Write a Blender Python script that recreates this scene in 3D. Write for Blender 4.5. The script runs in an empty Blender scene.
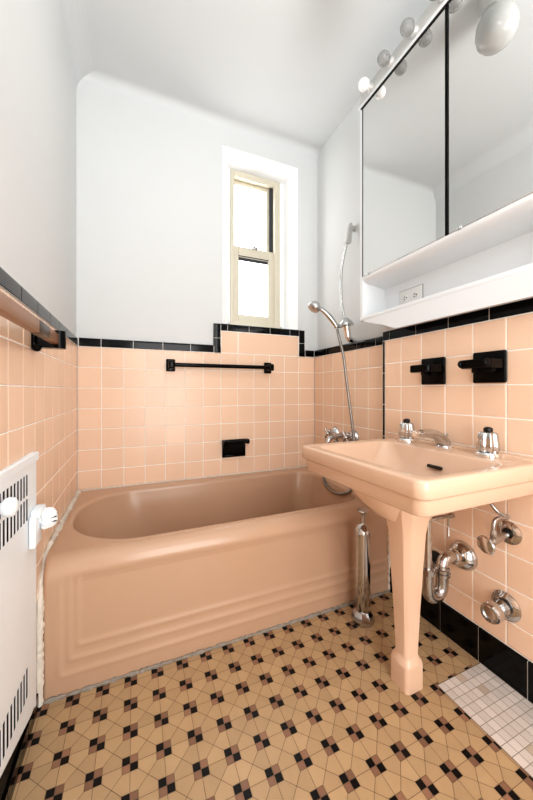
import bpy, bmesh, math, random
from mathutils import Vector, Matrix
random.seed(7)
col = bpy.context.scene.collection
PI = math.pi

# ------------------------------------------------------------------ materials
def lin(c):
    c /= 255.0
    return c / 12.92 if c <= 0.04045 else ((c + 0.055) / 1.055) ** 2.4
def rgb(r, g, b): return (lin(r), lin(g), lin(b), 1.0)

def mat(name, color, rough=0.5, metal=0.0, var=0.0, noise=0.0, nscale=8.0, bump=0.0, bscale=40.0,
        rvar=0.0, spec=0.5, emit=None, estr=0.0, coat=0.0):
    m = bpy.data.materials.new(name); m.use_nodes = True
    nt = m.node_tree; N = nt.nodes; L = nt.links
    b = N['Principled BSDF']
    b.inputs['Base Color'].default_value = color
    b.inputs['Roughness'].default_value = rough
    b.inputs['Metallic'].default_value = metal
    b.inputs['Specular IOR Level'].default_value = spec
    b.inputs['Coat Weight'].default_value = coat
    if emit:
        b.inputs['Emission Color'].default_value = emit
        b.inputs['Emission Strength'].default_value = estr
    geo = N.new('ShaderNodeNewGeometry')
    cur = None
    def scale_by(val_socket, lo, hi):
        nonlocal cur
        mr = N.new('ShaderNodeMapRange'); mr.inputs['To Min'].default_value = lo; mr.inputs['To Max'].default_value = hi
        L.new(val_socket, mr.inputs['Value'])
        mx = N.new('ShaderNodeVectorMath'); mx.operation = 'SCALE'
        if cur is None: mx.inputs[0].default_value = color[:3]
        else: L.new(cur, mx.inputs[0])
        L.new(mr.outputs['Result'], mx.inputs['Scale'])
        cur = mx.outputs['Vector']
    if var:
        at = N.new('ShaderNodeAttribute'); at.attribute_name = 'rnd'
        scale_by(at.outputs['Fac'], 1 - var, 1 + var)
    if noise:
        nz = N.new('ShaderNodeTexNoise'); nz.inputs['Scale'].default_value = nscale; nz.inputs['Detail'].default_value = 5
        L.new(geo.outputs['Position'], nz.inputs['Vector'])
        scale_by(nz.outputs['Fac'], 1 - noise, 1 + noise)
    if cur is not None: L.new(cur, b.inputs['Base Color'])
    if bump:
        nz2 = N.new('ShaderNodeTexNoise'); nz2.inputs['Scale'].default_value = bscale; nz2.inputs['Detail'].default_value = 3
        L.new(geo.outputs['Position'], nz2.inputs['Vector'])
        bp = N.new('ShaderNodeBump'); bp.inputs['Strength'].default_value = bump; bp.inputs['Distance'].default_value = 0.004
        L.new(nz2.outputs['Fac'], bp.inputs['Height']); L.new(bp.outputs['Normal'], b.inputs['Normal'])
    if rvar:
        nz3 = N.new('ShaderNodeTexNoise'); nz3.inputs['Scale'].default_value = 22
        L.new(geo.outputs['Position'], nz3.inputs['Vector'])
        mr = N.new('ShaderNodeMapRange'); mr.inputs['To Min'].default_value = max(0, rough - rvar); mr.inputs['To Max'].default_value = rough + rvar
        L.new(nz3.outputs['Fac'], mr.inputs['Value']); L.new(mr.outputs['Result'], b.inputs['Roughness'])
    return m

M = {}
M['plaster'] = mat('wall plaster', rgb(219, 221, 221), 0.62, noise=0.02, nscale=2, bump=0.08, bscale=9)
M['ceiling'] = mat('ceiling plaster', rgb(217, 220, 221), 0.7, noise=0.025, nscale=1.5, bump=0.06, bscale=7)
M['reveal'] = mat('window reveal paint', rgb(244, 245, 245), 0.45)
M['peach'] = mat('peach wall tile', rgb(239, 206, 180), 0.24, spec=0.4, var=0.035, noise=0.02, nscale=5, bump=0.05, bscale=14)
M['grout'] = mat('pale grout', rgb(250, 246, 240), 0.8, noise=0.06, nscale=30)
M['black'] = mat('black glazed tile', rgb(6, 6, 8), 0.12, spec=0.25, var=0.2, bump=0.05, bscale=12)
M['blackfix'] = mat('black glazed ceramic', rgb(4, 4, 5), 0.15, spec=0.16, bump=0.03, bscale=30)
M['tub'] = mat('peach bathtub enamel', rgb(196, 162, 136), 0.2, noise=0.03, nscale=4, bump=0.02, bscale=10)
M['sink'] = mat('peach vitreous china', rgb(223, 190, 165), 0.13, noise=0.02, nscale=5)
M['chrome'] = mat('worn chrome', (0.60, 0.60, 0.60, 1), 0.13, 1.0, noise=0.15, nscale=40, rvar=0.08)
M['chrome_dull'] = mat('dull chrome', (0.48, 0.47, 0.46, 1), 0.24, 1.0, noise=0.25, nscale=35, rvar=0.1)
M['chrome_bright'] = mat('bright chrome', (0.82, 0.8, 0.78, 1), 0.08, 1.0)
M['dark'] = mat('dark rubber', rgb(18, 17, 16), 0.45)
M['shadow'] = mat('black gap', rgb(6, 6, 6), 0.6)  # flat black in place of shade in recesses and gaps
M['white'] = mat('white enamel paint', rgb(236, 236, 233), 0.4, noise=0.02, nscale=6)
M['cabinet'] = mat('white cabinet paint', rgb(230, 233, 235), 0.35)
M['radiator'] = mat('white radiator paint', rgb(242, 248, 252), 0.45, noise=0.02, nscale=12, bump=0.05, bscale=30)
M['caulk'] = mat('grimy caulk', rgb(148, 140, 130), 0.8, noise=0.45, nscale=60, bump=0.5, bscale=90)
M['caulk_rim'] = mat('aged rim caulk', rgb(214, 206, 194), 0.75, noise=0.22, nscale=60, bump=0.5, bscale=90)
M['caulk_white'] = mat('white caulk', rgb(230, 222, 210), 0.7, noise=0.12, nscale=50, bump=0.4, bscale=80)
M['frame'] = mat('cream window frame', rgb(212, 205, 187), 0.45, noise=0.04, nscale=20)
M['jamb'] = mat('dark jamb liner', rgb(52, 56, 60), 0.4)
M['pane'] = mat('frosted daylight glass', rgb(245, 248, 250), 0.3, emit=(1.0, 1.0, 1.0, 1), estr=4.5)
M['mirror'] = mat('mirror silver', (0.80, 0.80, 0.79, 1), 0.015, 1.0)
M['bar_wood'] = mat('bronze towel bar', rgb(150, 108, 78), 0.35, 0.1, noise=0.12, nscale=25)
M['bar_reflection'] = mat('painted bar reflection', rgb(70, 56, 46), 0.3, 0.2)  # tone of the dark reflection painted on the left towel bar
M['fl_grout'] = mat('floor grout', rgb(120, 100, 78), 0.85, noise=0.3, nscale=40)
M['fl_beige'] = mat('beige floor tile', rgb(183, 154, 118), 0.34, var=0.07, noise=0.10, nscale=14, rvar=0.08)
M['fl_brown'] = mat('brown floor tile', rgb(142, 106, 84), 0.36, var=0.2, noise=0.08, nscale=30)
M['fl_black'] = mat('black floor tile', rgb(9, 9, 11), 0.36, spec=0.3, var=0.3, noise=0.1, nscale=30)
M['fl_white'] = mat('white floor tile', rgb(216, 206, 198), 0.36, var=0.09, noise=0.05, nscale=30)
M['fl_wgrout'] = mat('white tile grout', rgb(158, 146, 132), 0.85)
M['globe'] = mat('opal lamp glass', rgb(196, 196, 194), 0.2, emit=(1, 0.98, 0.95, 1), estr=0.0)
M['bulb_frost'] = mat('frosted bulb glass', rgb(244, 244, 242), 0.12, coat=0.5)
M['plate'] = mat('outlet plastic', rgb(232, 232, 230), 0.35)

def bulb_glass(name, color, clear):
    m = bpy.data.materials.new(name); m.use_nodes = True
    nt = m.node_tree; N = nt.nodes; L = nt.links
    b = N['Principled BSDF']; out = N['Material Output']
    b.inputs['Base Color'].default_value = color; b.inputs['Roughness'].default_value = .06
    tr = N.new('ShaderNodeBsdfTransparent'); mx = N.new('ShaderNodeMixShader'); mx.inputs['Fac'].default_value = clear
    L.new(b.outputs[0], mx.inputs[1]); L.new(tr.outputs[0], mx.inputs[2]); L.new(mx.outputs[0], out.inputs['Surface'])
    return m
M['bulb_clear'] = bulb_glass('smoky bulb glass', rgb(150, 150, 148), .45)

# ------------------------------------------------------------------ mesh helpers
def new(): return bmesh.new()

def link(name, bm, mats, parent=None, smooth=True, angle=35, loc=None):
    if not isinstance(mats, (list, tuple)): mats = [mats]
    me = bpy.data.meshes.new(name)
    bmesh.ops.recalc_face_normals(bm, faces=bm.faces) if smooth != 'keep' else None
    bm.to_mesh(me); bm.free()
    for m in mats: me.materials.append(M[m])
    if smooth:
        for p in me.polygons: p.use_smooth = True
        me.set_sharp_from_angle(angle=math.radians(angle))
    o = bpy.data.objects.new(name, me); col.objects.link(o)
    if parent is not None:
        o.parent = parent
        o.matrix_parent_inverse = Matrix.Translation(parent.location).inverted()
    return o

def empty(name, loc, label, cat, group=None):
    o = bpy.data.objects.new(name, None); col.objects.link(o)
    o.location = loc; o.empty_display_size = 0.05
    o['label'] = label; o['category'] = cat
    if group: o['group'] = group
    return o

def tag(o, label, cat, group=None):
    o['label'] = label; o['category'] = cat
    if group: o['group'] = group
    return o
def struct(o):
    o['kind'] = 'structure'; return o

def box(bm, x0, x1, y0, y1, z0, z1, mi=0, bev=0.0, seg=2):
    vs = [bm.verts.new((x, y, z)) for z in (z0, z1) for y in (y0, y1) for x in (x0, x1)]
    fs = [(0, 2, 3, 1), (4, 5, 7, 6), (0, 1, 5, 4), (2, 6, 7, 3), (0, 4, 6, 2), (1, 3, 7, 5)]
    faces = [bm.faces.new([vs[i] for i in f]) for f in fs]
    for f in faces: f.material_index = mi
    if bev:
        es = list({e for f in faces for e in f.edges})
        r = bmesh.ops.bevel(bm, geom=es, offset=bev, segments=seg, profile=0.5, affect='EDGES')
        for f in r['faces']: f.material_index = mi
    return faces

def quad(bm, pts, mi=0):
    f = bm.faces.new([bm.verts.new(p) for p in pts]); f.material_index = mi; return f

def frame_axes(axis):
    a = Vector(axis).normalized()
    t = Vector((0, 0, 1)) if abs(a.z) < 0.9 else Vector((1, 0, 0))
    u = t.cross(a).normalized(); v = a.cross(u)
    return u, v, a

def loft(bm, rings, cap0=True, cap1=True, mi=0, closed=False):
    rv = [[bm.verts.new(p) for p in r] for r in rings]
    n = len(rings[0])
    pairs = list(zip(rv[:-1], rv[1:])) + ([(rv[-1], rv[0])] if closed else [])
    for a, b in pairs:
        for i in range(n):
            j = (i + 1) % n
            f = bm.faces.new((a[i], a[j], b[j], b[i])); f.material_index = mi
    if cap0 and not closed: bm.faces.new(rv[0][::-1]).material_index = mi
    if cap1 and not closed: bm.faces.new(rv[-1]).material_index = mi
    return rv

def lathe(bm, prof, origin, axis=(0, 0, 1), n=28, mi=0, lobes=0, amp=0.0, cap=True):
    """prof: list of (radius, height along axis)"""
    u, v, a = frame_axes(axis); o = Vector(origin)
    rings = []
    for k, (r, h) in enumerate(prof):
        ring = []
        for i in range(n):
            t = 2 * PI * i / n
            rr = r
            if lobes and amp: rr = r * (1 + amp * math.cos(lobes * t))
            ring.append(o + a * h + (u * math.cos(t) + v * math.sin(t)) * rr)
        rings.append(ring)
    loft(bm, rings, cap, cap, mi)

def spline(pts, sub=8):
    P = [Vector(p) for p in pts]
    if len(P) < 3: return P
    out = []
    for i in range(len(P) - 1):
        p0 = P[max(i - 1, 0)]; p1 = P[i]; p2 = P[i + 1]; p3 = P[min(i + 2, len(P) - 1)]
        for k in range(sub):
            t = k / sub
            out.append(0.5 * ((2 * p1) + (p2 - p0) * t + (2 * p0 - 5 * p1 + 4 * p2 - p3) * t * t + (3 * p1 - p0 - 3 * p2 + p3) * t ** 3))
    out.append(P[-1]); return out

def tube(bm, pts, r, n=14, mi=0, sub=8, ridges=0.0):
    P = spline(pts, sub) if sub > 1 else [Vector(p) for p in pts]
    m = len(P)
    T = [(P[min(i + 1, m - 1)] - P[max(i - 1, 0)]).normalized() for i in range(m)]
    u, v, a = frame_axes(T[0]); rings = []
    for i in range(m):
        w = T[i]
        u = (u - w * u.dot(w)).normalized(); v = w.cross(u)
        ri = r(i / (m - 1)) if callable(r) else r
        if ridges: ri *= 1 + (ridges if i % 2 else -ridges)
        rings.append([P[i] + (u * math.cos(2 * PI * k / n) + v * math.sin(2 * PI * k / n)) * ri for k in range(n)])
    loft(bm, rings, True, True, mi)

def sphere(bm, c, r, mi=0, sx=1, sy=1, sz=1, u=20, v=14):
    mt = Matrix.Translation(c) @ Matrix.Diagonal((r * sx, r * sy, r * sz, 1))
    res = bmesh.ops.create_uvsphere(bm, u_segments=u, v_segments=v, radius=1, matrix=mt)
    for w in res['verts']:
        for f in w.link_faces: f.material_index = mi

def rring(x0, x1, y0, y1, r, z, na=12, ns=(8, 8, 8, 8)):
    """rounded rectangle ring, counter-clockwise from the front left; r = radii (fl, fr, br, bl) or one number; ns = points along front, right, back, left"""
    if not isinstance(r, (tuple, list)): r = (r,) * 4
    mx = min((x1 - x0), (y1 - y0)) / 2 - 1e-4
    r = [min(max(q, 0.0005), mx) for q in r]
    cs = [(x0 + r[0], y0 + r[0], PI), (x1 - r[1], y0 + r[1], 1.5 * PI), (x1 - r[2], y1 - r[2], 0), (x0 + r[3], y1 - r[3], PI / 2)]
    out = []
    for k, (cx, cy, a0) in enumerate(cs):
        arc = [(cx + r[k] * math.cos(a0 + PI / 2 * i / na), cy + r[k] * math.sin(a0 + PI / 2 * i / na)) for i in range(na + 1)]
        out += arc
        nk = (k + 1) % 4
        nx, ny, na0 = cs[nk]
        q = (nx + r[nk] * math.cos(na0), ny + r[nk] * math.sin(na0))
        p = arc[-1]
        for i in range(1, ns[k]):
            t = i / ns[k]
            out.append((p[0] + (q[0] - p[0]) * t, p[1] + (q[1] - p[1]) * t))
    return [Vector((x, y, z)) for x, y in out]

def tile_field(bm, rects, fn, gap=0.0016, h=0.0011, inset=0.0022, mi=0):
    """rects (u0,u1,v0,v1); fn(u,v,w) -> world point, w = height above the grout bed"""
    lay = bm.faces.layers.float.get('rnd') or bm.faces.layers.float.new('rnd')
    for (u0, u1, v0, v1) in rects:
        g = gap
        a = [(u0 + g, v0 + g), (u1 - g, v0 + g), (u1 - g, v1 - g), (u0 + g, v1 - g)]
        i = g + inset
        b = [(u0 + i, v0 + i), (u1 - i, v0 + i), (u1 - i, v1 - i), (u0 + i, v1 - i)]
        va = [bm.verts.new(fn(p[0], p[1], 0)) for p in a]
        tl = [random.uniform(-.0003, .0003) for _ in range(3)]
        cu, cv = (u0 + u1) / 2, (v0 + v1) / 2
        vb = [bm.verts.new(fn(p[0], p[1], h + tl[0] + tl[1] * (p[0] - cu) / max(.05, u1 - u0) + tl[2] * (p[1] - cv) / max(.05, v1 - v0))) for p in b]
        fs = [bm.faces.new(vb)] + [bm.faces.new((va[k], va[(k + 1) % 4], vb[(k + 1) % 4], vb[k])) for k in range(4)]
        rv = random.random()
        for f in fs: f.material_index = mi; f[lay] = rv

def grid_rects(us, vs, skip=None):
    return [(us[i], us[i + 1], vs[j], vs[j + 1]) for i in range(len(us) - 1) for j in range(len(vs) - 1)
            if not (skip and skip((us[i] + us[i + 1]) / 2, (vs[j] + vs[j + 1]) / 2))]

# ------------------------------------------------------------------ layout constants (metres)
T = 0.108
CEIL = 2.60
YF = -2.50              # wall behind the viewer, with the doorway
XA = 1.42               # tile face of the tub alcove's right wall
XS = 1.37               # tile face of the thicker sink wall
XP = 1.455              # plaster of the right wall
YS = -0.70              # where the sink wall ends
TUBF = -0.745           # tub apron
Z0, ZS = 1.166, 1.173   # top of the peach tile (alcove / sink wall)
RIM = 0.42

# ------------------------------------------------------------------ floor
def clip(poly, a, b, c):
    out = []
    for i in range(len(poly)):
        p, q = poly[i], poly[(i + 1) % len(poly)]
        dp, dq = a * p[0] + b * p[1] - c, a * q[0] + b * q[1] - c
        if dp <= 0: out.append(p)
        if (dp < 0 < dq) or (dq < 0 < dp):
            t = dp / (dp - dq); out.append((p[0] + (q[0] - p[0]) * t, p[1] + (q[1] - p[1]) * t))
    return out
def clip_rect(poly, x0, x1, y0, y1):
    for h in ((-1, 0, -x0), (1, 0, x1), (0, -1, -y0), (0, 1, y1)):
        poly = clip(poly, *h)
        if len(poly) < 3: return None
    return poly
def shrink(poly, g):
    cx = sum(p[0] for p in poly) / len(poly); cy = sum(p[1] for p in poly) / len(poly)
    n = len(poly); area = sum(poly[i][0] * poly[(i + 1) % n][1] - poly[(i + 1) % n][0] * poly[i][1] for i in range(n)) / 2
    if abs(area) < 2.5e-5: return None
    s = 1 if area > 0 else -1
    lines = []
    for i in range(n):
        p, q = poly[i], poly[(i + 1) % n]
        dx, dy = q[0] - p[0], q[1] - p[1]; l = math.hypot(dx, dy)
        if l < 1e-6: continue
        nx, ny = s * dy / l, -s * dx / l
        lines.append((nx, ny, nx * p[0] + ny * p[1] - g))
    out = [(cx - 1, cy - 1), (cx + 1, cy - 1), (cx + 1, cy + 1), (cx - 1, cy + 1)]
    for l in lines:
        out = clip(out, *l)
        if len(out) < 3: return None
    return out

bm = new(); lay = bm.faces.layers.float.new('rnd')
quad(bm, [(-0.05, YF, -0.0012), (1.5, YF, -0.0012), (1.5, 0.05, -0.0012), (-0.05, 0.05, -0.0012)], 0)
PX0, PY0 = 1.157, -1.165       # patch of replacement tile beside the right wall
regions = [(0.0, 1.372, PY0, -0.70), (0.0, PX0, YF, PY0)]
P, S = 0.081, 0.0183
ox, oy = 0.097, -0.853
def put(poly, mi):
    rs = [(0.0, PX0, YF, -0.70)] if max(p[0] for p in poly) <= PX0 else regions
    for r in rs:
        c = clip_rect(poly, *r)
        if not c: continue
        c = shrink(c, 0.0006)
        if not c: continue
        f = bm.faces.new([bm.verts.new((x, y, random.uniform(-.00015, .00015))) for x, y in c]); f.material_index = mi; f[lay] = random.random()
for i in range(-2, 18):
    for j in range(-22, 3):
        x, y = ox + i * P, oy + j * P
        for sx in (-1, 1):
            for sy in (-1, 1):
                sq = [(x, y), (x + sx * S, y), (x + sx * S, y + sy * S), (x, y + sy * S)]
                blk = sx * sy < 0
                put(sq, 3 if blk else 2)
        for (ax, ay, bx, by) in ((1, 0, 0, 1), (1, 0, 0, -1), (0, 1, 1, 0), (0, 1, -1, 0)):
            pts = [(S, 0), (P - S, 0), (P - S, S), (P / 2, P / 2), (S, S)]
            put([(x + ax * u + bx * v, y + ay * u + by * v) for u, v in pts], 1)
# white mosaic patch
quad(bm, [(PX0 + .001, YF, -0.0006), (1.372, YF, -0.0006), (1.372, PY0 - .001, -0.0006), (PX0 + .001, PY0 - .001, -0.0006)], 5)
w = 0.0268
ny = int((PY0 - YF) / w)
for i in range(8):
    for j in range(ny):
        x0 = PX0 + .001 + i * w; y1 = PY0 - .001 - j * w
        c = clip_rect([(x0, y1 - w), (x0 + w, y1 - w), (x0 + w, y1), (x0, y1)], 0, 1.372, YF, 0)
        c = shrink(c, 0.0009) if c else None
        if not c: continue
        f = bm.faces.new([bm.verts.new((x, y, 0.0002)) for x, y in c])
        odd = random.random() < 0.06
        f.material_index = 6 if odd else 4; f[lay] = random.random()
M['fl_tan'] = mat('tan floor tile', rgb(196, 178, 160), 0.4, var=0.1, noise=0.15, nscale=80)
struct(link('floor', bm, ['fl_grout', 'fl_beige', 'fl_brown', 'fl_black', 'fl_white', 'fl_wgrout', 'fl_tan'], smooth=False))

# ------------------------------------------------------------------ ceiling
bm = new(); box(bm, -0.15, 1.62, YF - 0.1, 0.25, CEIL, CEIL + 0.08)
def cove(fn, r, L0, L1):
    n = 9
    for k in range(n):
        a, b = PI / 2 * k / n, PI / 2 * (k + 1) / n
        pa = (r * (1 - math.cos(a)), CEIL - r * (1 - math.sin(a)) ); pb = (r * (1 - math.cos(b)), CEIL - r * (1 - math.sin(b)))
        f = quad(bm, [fn(pa[0], L0, pa[1]), fn(pa[0], L1, pa[1]), fn(pb[0], L1, pb[1]), fn(pb[0], L0, pb[1])]); f.smooth = True
cove(lambda d, l, z: (-.008 + d, l, z), .10, YF, .016)
cove(lambda d, l, z: (l, .016 - d, z), .05, -.008, 1.455)
struct(link('ceiling', bm, 'ceiling', smooth=False))

# ------------------------------------------------------------------ back wall with the window opening
OX0, OX1, OZ0, OZ1 = 0.770, 1.299, 1.345, 2.452
FX0, FX1, FZ0, FZ1, FY = 0.857, 1.217, 1.372, 2.402, 0.14
PB = 0.016                # plaster stands back from the tile face
bm = new()
for (x0, x1, z0, z1) in ((-0.12, OX0, -0.05, CEIL), (OX1, 1.6, -0.05, CEIL), (OX0, OX1, OZ1, CEIL), (OX0, OX1, -0.05, OZ0)):
    quad(bm, [(x0, PB, z0), (x1, PB, z0), (x1, PB, z1), (x0, PB, z1)], 0)
o4 = [(OX0, PB, OZ0), (OX1, PB, OZ0), (OX1, PB, OZ1), (OX0, PB, OZ1)]
m4 = [(OX0 + .03, 0.03, OZ0 + .004), (OX1 - .022, 0.04, OZ0 + .004), (OX1 - .022, 0.04, OZ1 - .012), (OX0 + .03, 0.03, OZ1 - .012)]
n4 = [(FX0 - .012, FY, FZ0 - .016), (FX1 + .038, FY, FZ0 - .016), (FX1 + .038, FY, FZ1 + .006), (FX0 - .012, FY, FZ1 + .006)]
k4 = [(FX0 + .01, FY, FZ0 + .01), (FX1 - .01, FY, FZ0 + .01), (FX1 - .01, FY, FZ1 - .01), (FX0 + .01, FY, FZ1 - .01)]
for A, B in ((o4, m4), (m4, n4), (n4, k4)):
    for k in range(4):
        quad(bm, [A[k], A[(k + 1) % 4], B[(k + 1) % 4], B[k]], 1)
# outer skin so the wall has a thickness
quad(bm, [(-0.12, 0.235, -0.05), (-0.12, 0.235, CEIL), (1.6, 0.235, CEIL), (1.6, 0.235, -0.05)], 0)
# tile field, proud of the plaster
quad(bm, [(0, 0.0016, 0.0), (XA, 0.0016, 0.0), (XA, 0.0016, Z0), (0, 0.0016, Z0)], 3)
quad(bm, [(0.757, 0.0016, Z0), (1.299, 0.0016, Z0), (1.299, 0.0016, 1.304), (0.757, 0.0016, 1.304)], 3)
us = [0, .1104] + [.1104 + T * k for k in range(1, 12)] + [XA]
vs = [Z0 - T * k for k in range(7, -1, -1)]
fnb = lambda u, v, w: Vector((u, 0.0016 - w, v))
tile_field(bm, grid_rects(us, [0.39] + vs), fnb, mi=2)
tile_field(bm, grid_rects([.758, .868, 1.298], [Z0, 1.302]), fnb, mi=2)
struct(link('wall_back', bm, ['plaster', 'reveal', 'peach', 'grout'], smooth=False))

def trim_run(bm, fn, us, v0, v1, over=True, h=0.004, mi=0):
    """run of glazed edge tiles with a rounded upper lip; fn(u, v, w)"""
    lay = bm.faces.layers.float.get('rnd') or bm.faces.layers.float.new('rnd')
    for a, b in zip(us[:-1], us[1:]):
        g = 0.0017; r = 0.010
        prof = [(v0 + g, -0.002), (v0 + g, h - .0015), (v0 + g + .0015, h)]
        if over:
            for k in range(6):
                t = PI / 2 * k / 5
                prof.append((v1 - r + r * math.sin(t), h - r + r * math.cos(t)))
            prof.append((v1, -0.018))
        else:
            prof += [(v1 - g - .0015, h), (v1 - g, h - .0015), (v1 - g, -0.002)]
        A = [bm.verts.new(fn(a + g, p[0], p[1])) for p in prof]
        B = [bm.verts.new(fn(b - g, p[0], p[1])) for p in prof]
        rv = random.random(); fs = [bm.faces.new(A), bm.faces.new(B[::-1])]
        for k in range(len(prof) - 1): fs.append(bm.faces.new((A[k], A[k + 1], B[k + 1], B[k])))
        for f in fs: f.material_index = mi; f[lay] = rv

TH = 0.046
bm = new()
quad(bm, [(0, 0.001, Z0), (.758, 0.001, Z0), (.758, 0.001, Z0 + TH - .004), (0, 0.001, Z0 + TH - .004)], 1)
quad(bm, [(1.299, 0.001, Z0), (XA, 0.001, Z0), (XA, 0.001, Z0 + TH - .004), (1.299, 0.001, Z0 + TH - .004)], 1)
quad(bm, [(.716, 0.001, Z0), (1.346, 0.001, Z0), (1.346, 0.001, 1.34), (.716, 0.001, 1.34)], 1)
trim_run(bm, fnb, [0.004, .108, .265, .42, .575, .714], Z0, Z0 + TH)
trim_run(bm, lambda u, v, w: Vector((.757 - (v - Z0), -w + .0016, u)), [Z0 + .001, 1.256, 1.345], Z0, Z0 + .043)
trim_run(bm, lambda u, v, w: Vector((1.299 + (v - Z0), -w + .0016, u)), [Z0 + .001, 1.256, 1.345], Z0, Z0 + .047)
trim_run(bm, fnb, [.757, .80, .94, 1.085, 1.23, 1.299], 1.302, 1.347)
trim_run(bm, fnb, [1.347, XA - .003], Z0, Z0 + TH)
struct(link('trim_1', bm, ['black', 'grout']))

# ------------------------------------------------------------------ left wall
bm = new()
RY0, RY1, RZ1 = -1.30, -0.80, 0.756     # recess that holds the radiator
xp = -0.008
quad(bm, [(xp, 0.02, RZ1), (xp, YF, RZ1), (xp, YF, CEIL), (xp, 0.02, CEIL)], 0)
quad(bm, [(xp, 0.02, -.05), (xp, RY1, -.05), (xp, RY1, RZ1), (xp, 0.02, RZ1)], 0)
quad(bm, [(xp, RY0, -.05), (xp, YF, -.05), (xp, YF, RZ1), (xp, RY0, RZ1)], 0)
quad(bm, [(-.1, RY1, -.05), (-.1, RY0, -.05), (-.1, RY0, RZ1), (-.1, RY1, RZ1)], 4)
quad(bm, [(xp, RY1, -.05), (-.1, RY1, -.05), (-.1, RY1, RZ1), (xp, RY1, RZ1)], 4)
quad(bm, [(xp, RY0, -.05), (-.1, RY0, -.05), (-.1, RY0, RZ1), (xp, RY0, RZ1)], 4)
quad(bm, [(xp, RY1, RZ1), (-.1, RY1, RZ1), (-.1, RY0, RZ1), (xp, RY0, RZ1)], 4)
quad(bm, [(-.13, 0.02, -.05), (-.13, YF, -.05), (-.13, YF, CEIL), (-.13, 0.02, CEIL)], 0)
for (y0, y1, z0, z1) in ((RY1, 0, 0.36, Z0), (RY0, RY1, RZ1, Z0), (YF, RY0, 0, Z0)):
    quad(bm, [(-.0016, y0, z0), (-.0016, y1, z0), (-.0016, y1, z1), (-.0016, y0, z1)], 3)
usl = [-T * k for k in range(24)][::-1]
usl = [u for u in usl if u > YF]
vsl = [Z0 - T * k for k in range(11)][::-1]
fnl = lambda u, v, w: Vector((-.0016 + w, u, v))
def okl(u, v): return (v < RZ1 and RY0 < u < RY1) or (v < 0.35 and u > -0.8)
rects = []
for (u0, u1, v0, v1) in grid_rects(usl, vsl):
    u, v = (u0 + u1) / 2, (v0 + v1) / 2
    if v1 <= 0.37 and u1 > RY1: continue
    if RY0 < u < RY1 or (u0 < RY1 < u1):
        if v1 <= RZ1: 
            if u0 < RY1 < u1: rects.append((RY1, u1, v0, v1))
            continue
        if v0 < RZ1 < v1:
            rects.append((u0, u1, RZ1, v1)); continue
    rects.append((u0, u1, v0, v1))
tile_field(bm, rects, fnl, mi=2)
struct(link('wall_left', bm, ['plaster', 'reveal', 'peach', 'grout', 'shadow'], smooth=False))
bm = new()
quad(bm, [(.0005, YF, Z0), (.0005, 0, Z0), (.0005, 0, Z0 + TH - .005), (.0005, YF, Z0 + TH - .005)], 1)
trim_run(bm, fnl, [YF + .001] + [-.14 - .15 * k for k in range(15, -1, -1)] + [-.003], Z0, Z0 + TH)
struct(link('trim_2', bm, ['black', 'grout']))
bm = new()
trim_run(bm, lambda u, v, w: Vector((.004 + w, u, v)), [-2.3, -1.62, -1.46, -1.31, -1.16, -1.01, -.86, -.765], 0.0, 0.052, over=False, h=.006)
struct(link('baseboard_left', bm, 'black'))

# ------------------------------------------------------------------ right wall: alcove, then the thicker sink wall
bm = new()
quad(bm, [(XP, 0.02, -.05), (XP, YF, -.05), (XP, YF, CEIL), (XP, 0.02, CEIL)], 0)
quad(bm, [(1.6, 0.02, -.05), (1.6, YF, -.05), (1.6, YF, CEIL), (1.6, 0.02, CEIL)], 0)
quad(bm, [(XA + .0016, YS, 0), (XA + .0016, 0, 0), (XA + .0016, 0, Z0), (XA + .0016, YS, Z0)], 3)
fna = lambda u, v, w: Vector((XA + .0016 - w, u, v))
tile_field(bm, grid_rects([YS - .01] + [-T * k for k in range(6, -1, -1)], [0.39] + vs), fna, mi=2)
# thicker wall behind the sink
quad(bm, [(XS + .0016, YF, 0), (XS + .0016, YS, 0), (XS + .0016, YS, ZS), (XS + .0016, YF, ZS)], 3)
quad(bm, [(XS + .0016, YS, 0), (XP, YS, 0), (XP, YS, 1.27), (XS + .0016, YS, 1.27)], 0)
quad(bm, [(XS + .004, YF, ZS), (XS + .004, YS, ZS), (XS + .004, YS, 1.279), (XS + .004, YF, 1.279)], 0)
quad(bm, [(XS + .004, YF, 1.279), (XS + .004, YS, 1.279), (XP, YS, 1.279), (XP, YF, 1.279)], 0)
fns = lambda u, v, w: Vector((XS + .0016 - w, u, v))
uss = [-.814 - T * k for k in range(15, -1, -1)] + [-.715]
vss = [.121] + [ZS - T * k for k in range(9, -1, -1)]
tile_field(bm, grid_rects(uss, vss), fns, mi=2)
struct(link('wall_right', bm, ['plaster', 'reveal', 'peach', 'grout'], smooth=False))
bm = new()
quad(bm, [(XA - .0005, YS, Z0), (XA - .0005, 0, Z0), (XA - .0005, 0, Z0 + TH - .005), (XA - .0005, YS, Z0 + TH - .005)], 1)
trim_run(bm, fna, [YS, -.60, -.45, -.30, -.15, -.003], Z0, Z0 + TH)
struct(link('trim_3', bm, ['black', 'grout']))
bm = new()
quad(bm, [(XS - .0005, YF, ZS), (XS - .0005, -.71, ZS), (XS - .0005, -.71, ZS + TH - .005), (XS - .0005, YF, ZS + TH - .005)], 1)
trim_run(bm, fns, [-2.39 + .1495 * k for k in range(12)] + [-.703], ZS, ZS + TH)
trim_run(bm, lambda u, v, w: Vector((XS + .0016 - w, YS - .015 + (v - ZS), u)), [.42, .57, .72, .87, 1.02, ZS], ZS, ZS + .016)
struct(link('trim_4', bm, ['black', 'grout']))
bm = new()
quad(bm, [(XS - .003, YF, 0), (XS - .003, -.72, 0), (XS - .003, -.72, .118), (XS - .003, YF, .118)], 1)
trim_run(bm, lambda u, v, w: Vector((XS - w, u, v)), [-2.4875 + .1475 * k for k in range(13)][::1], 0.0, 0.121, over=False, h=.006)
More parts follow.
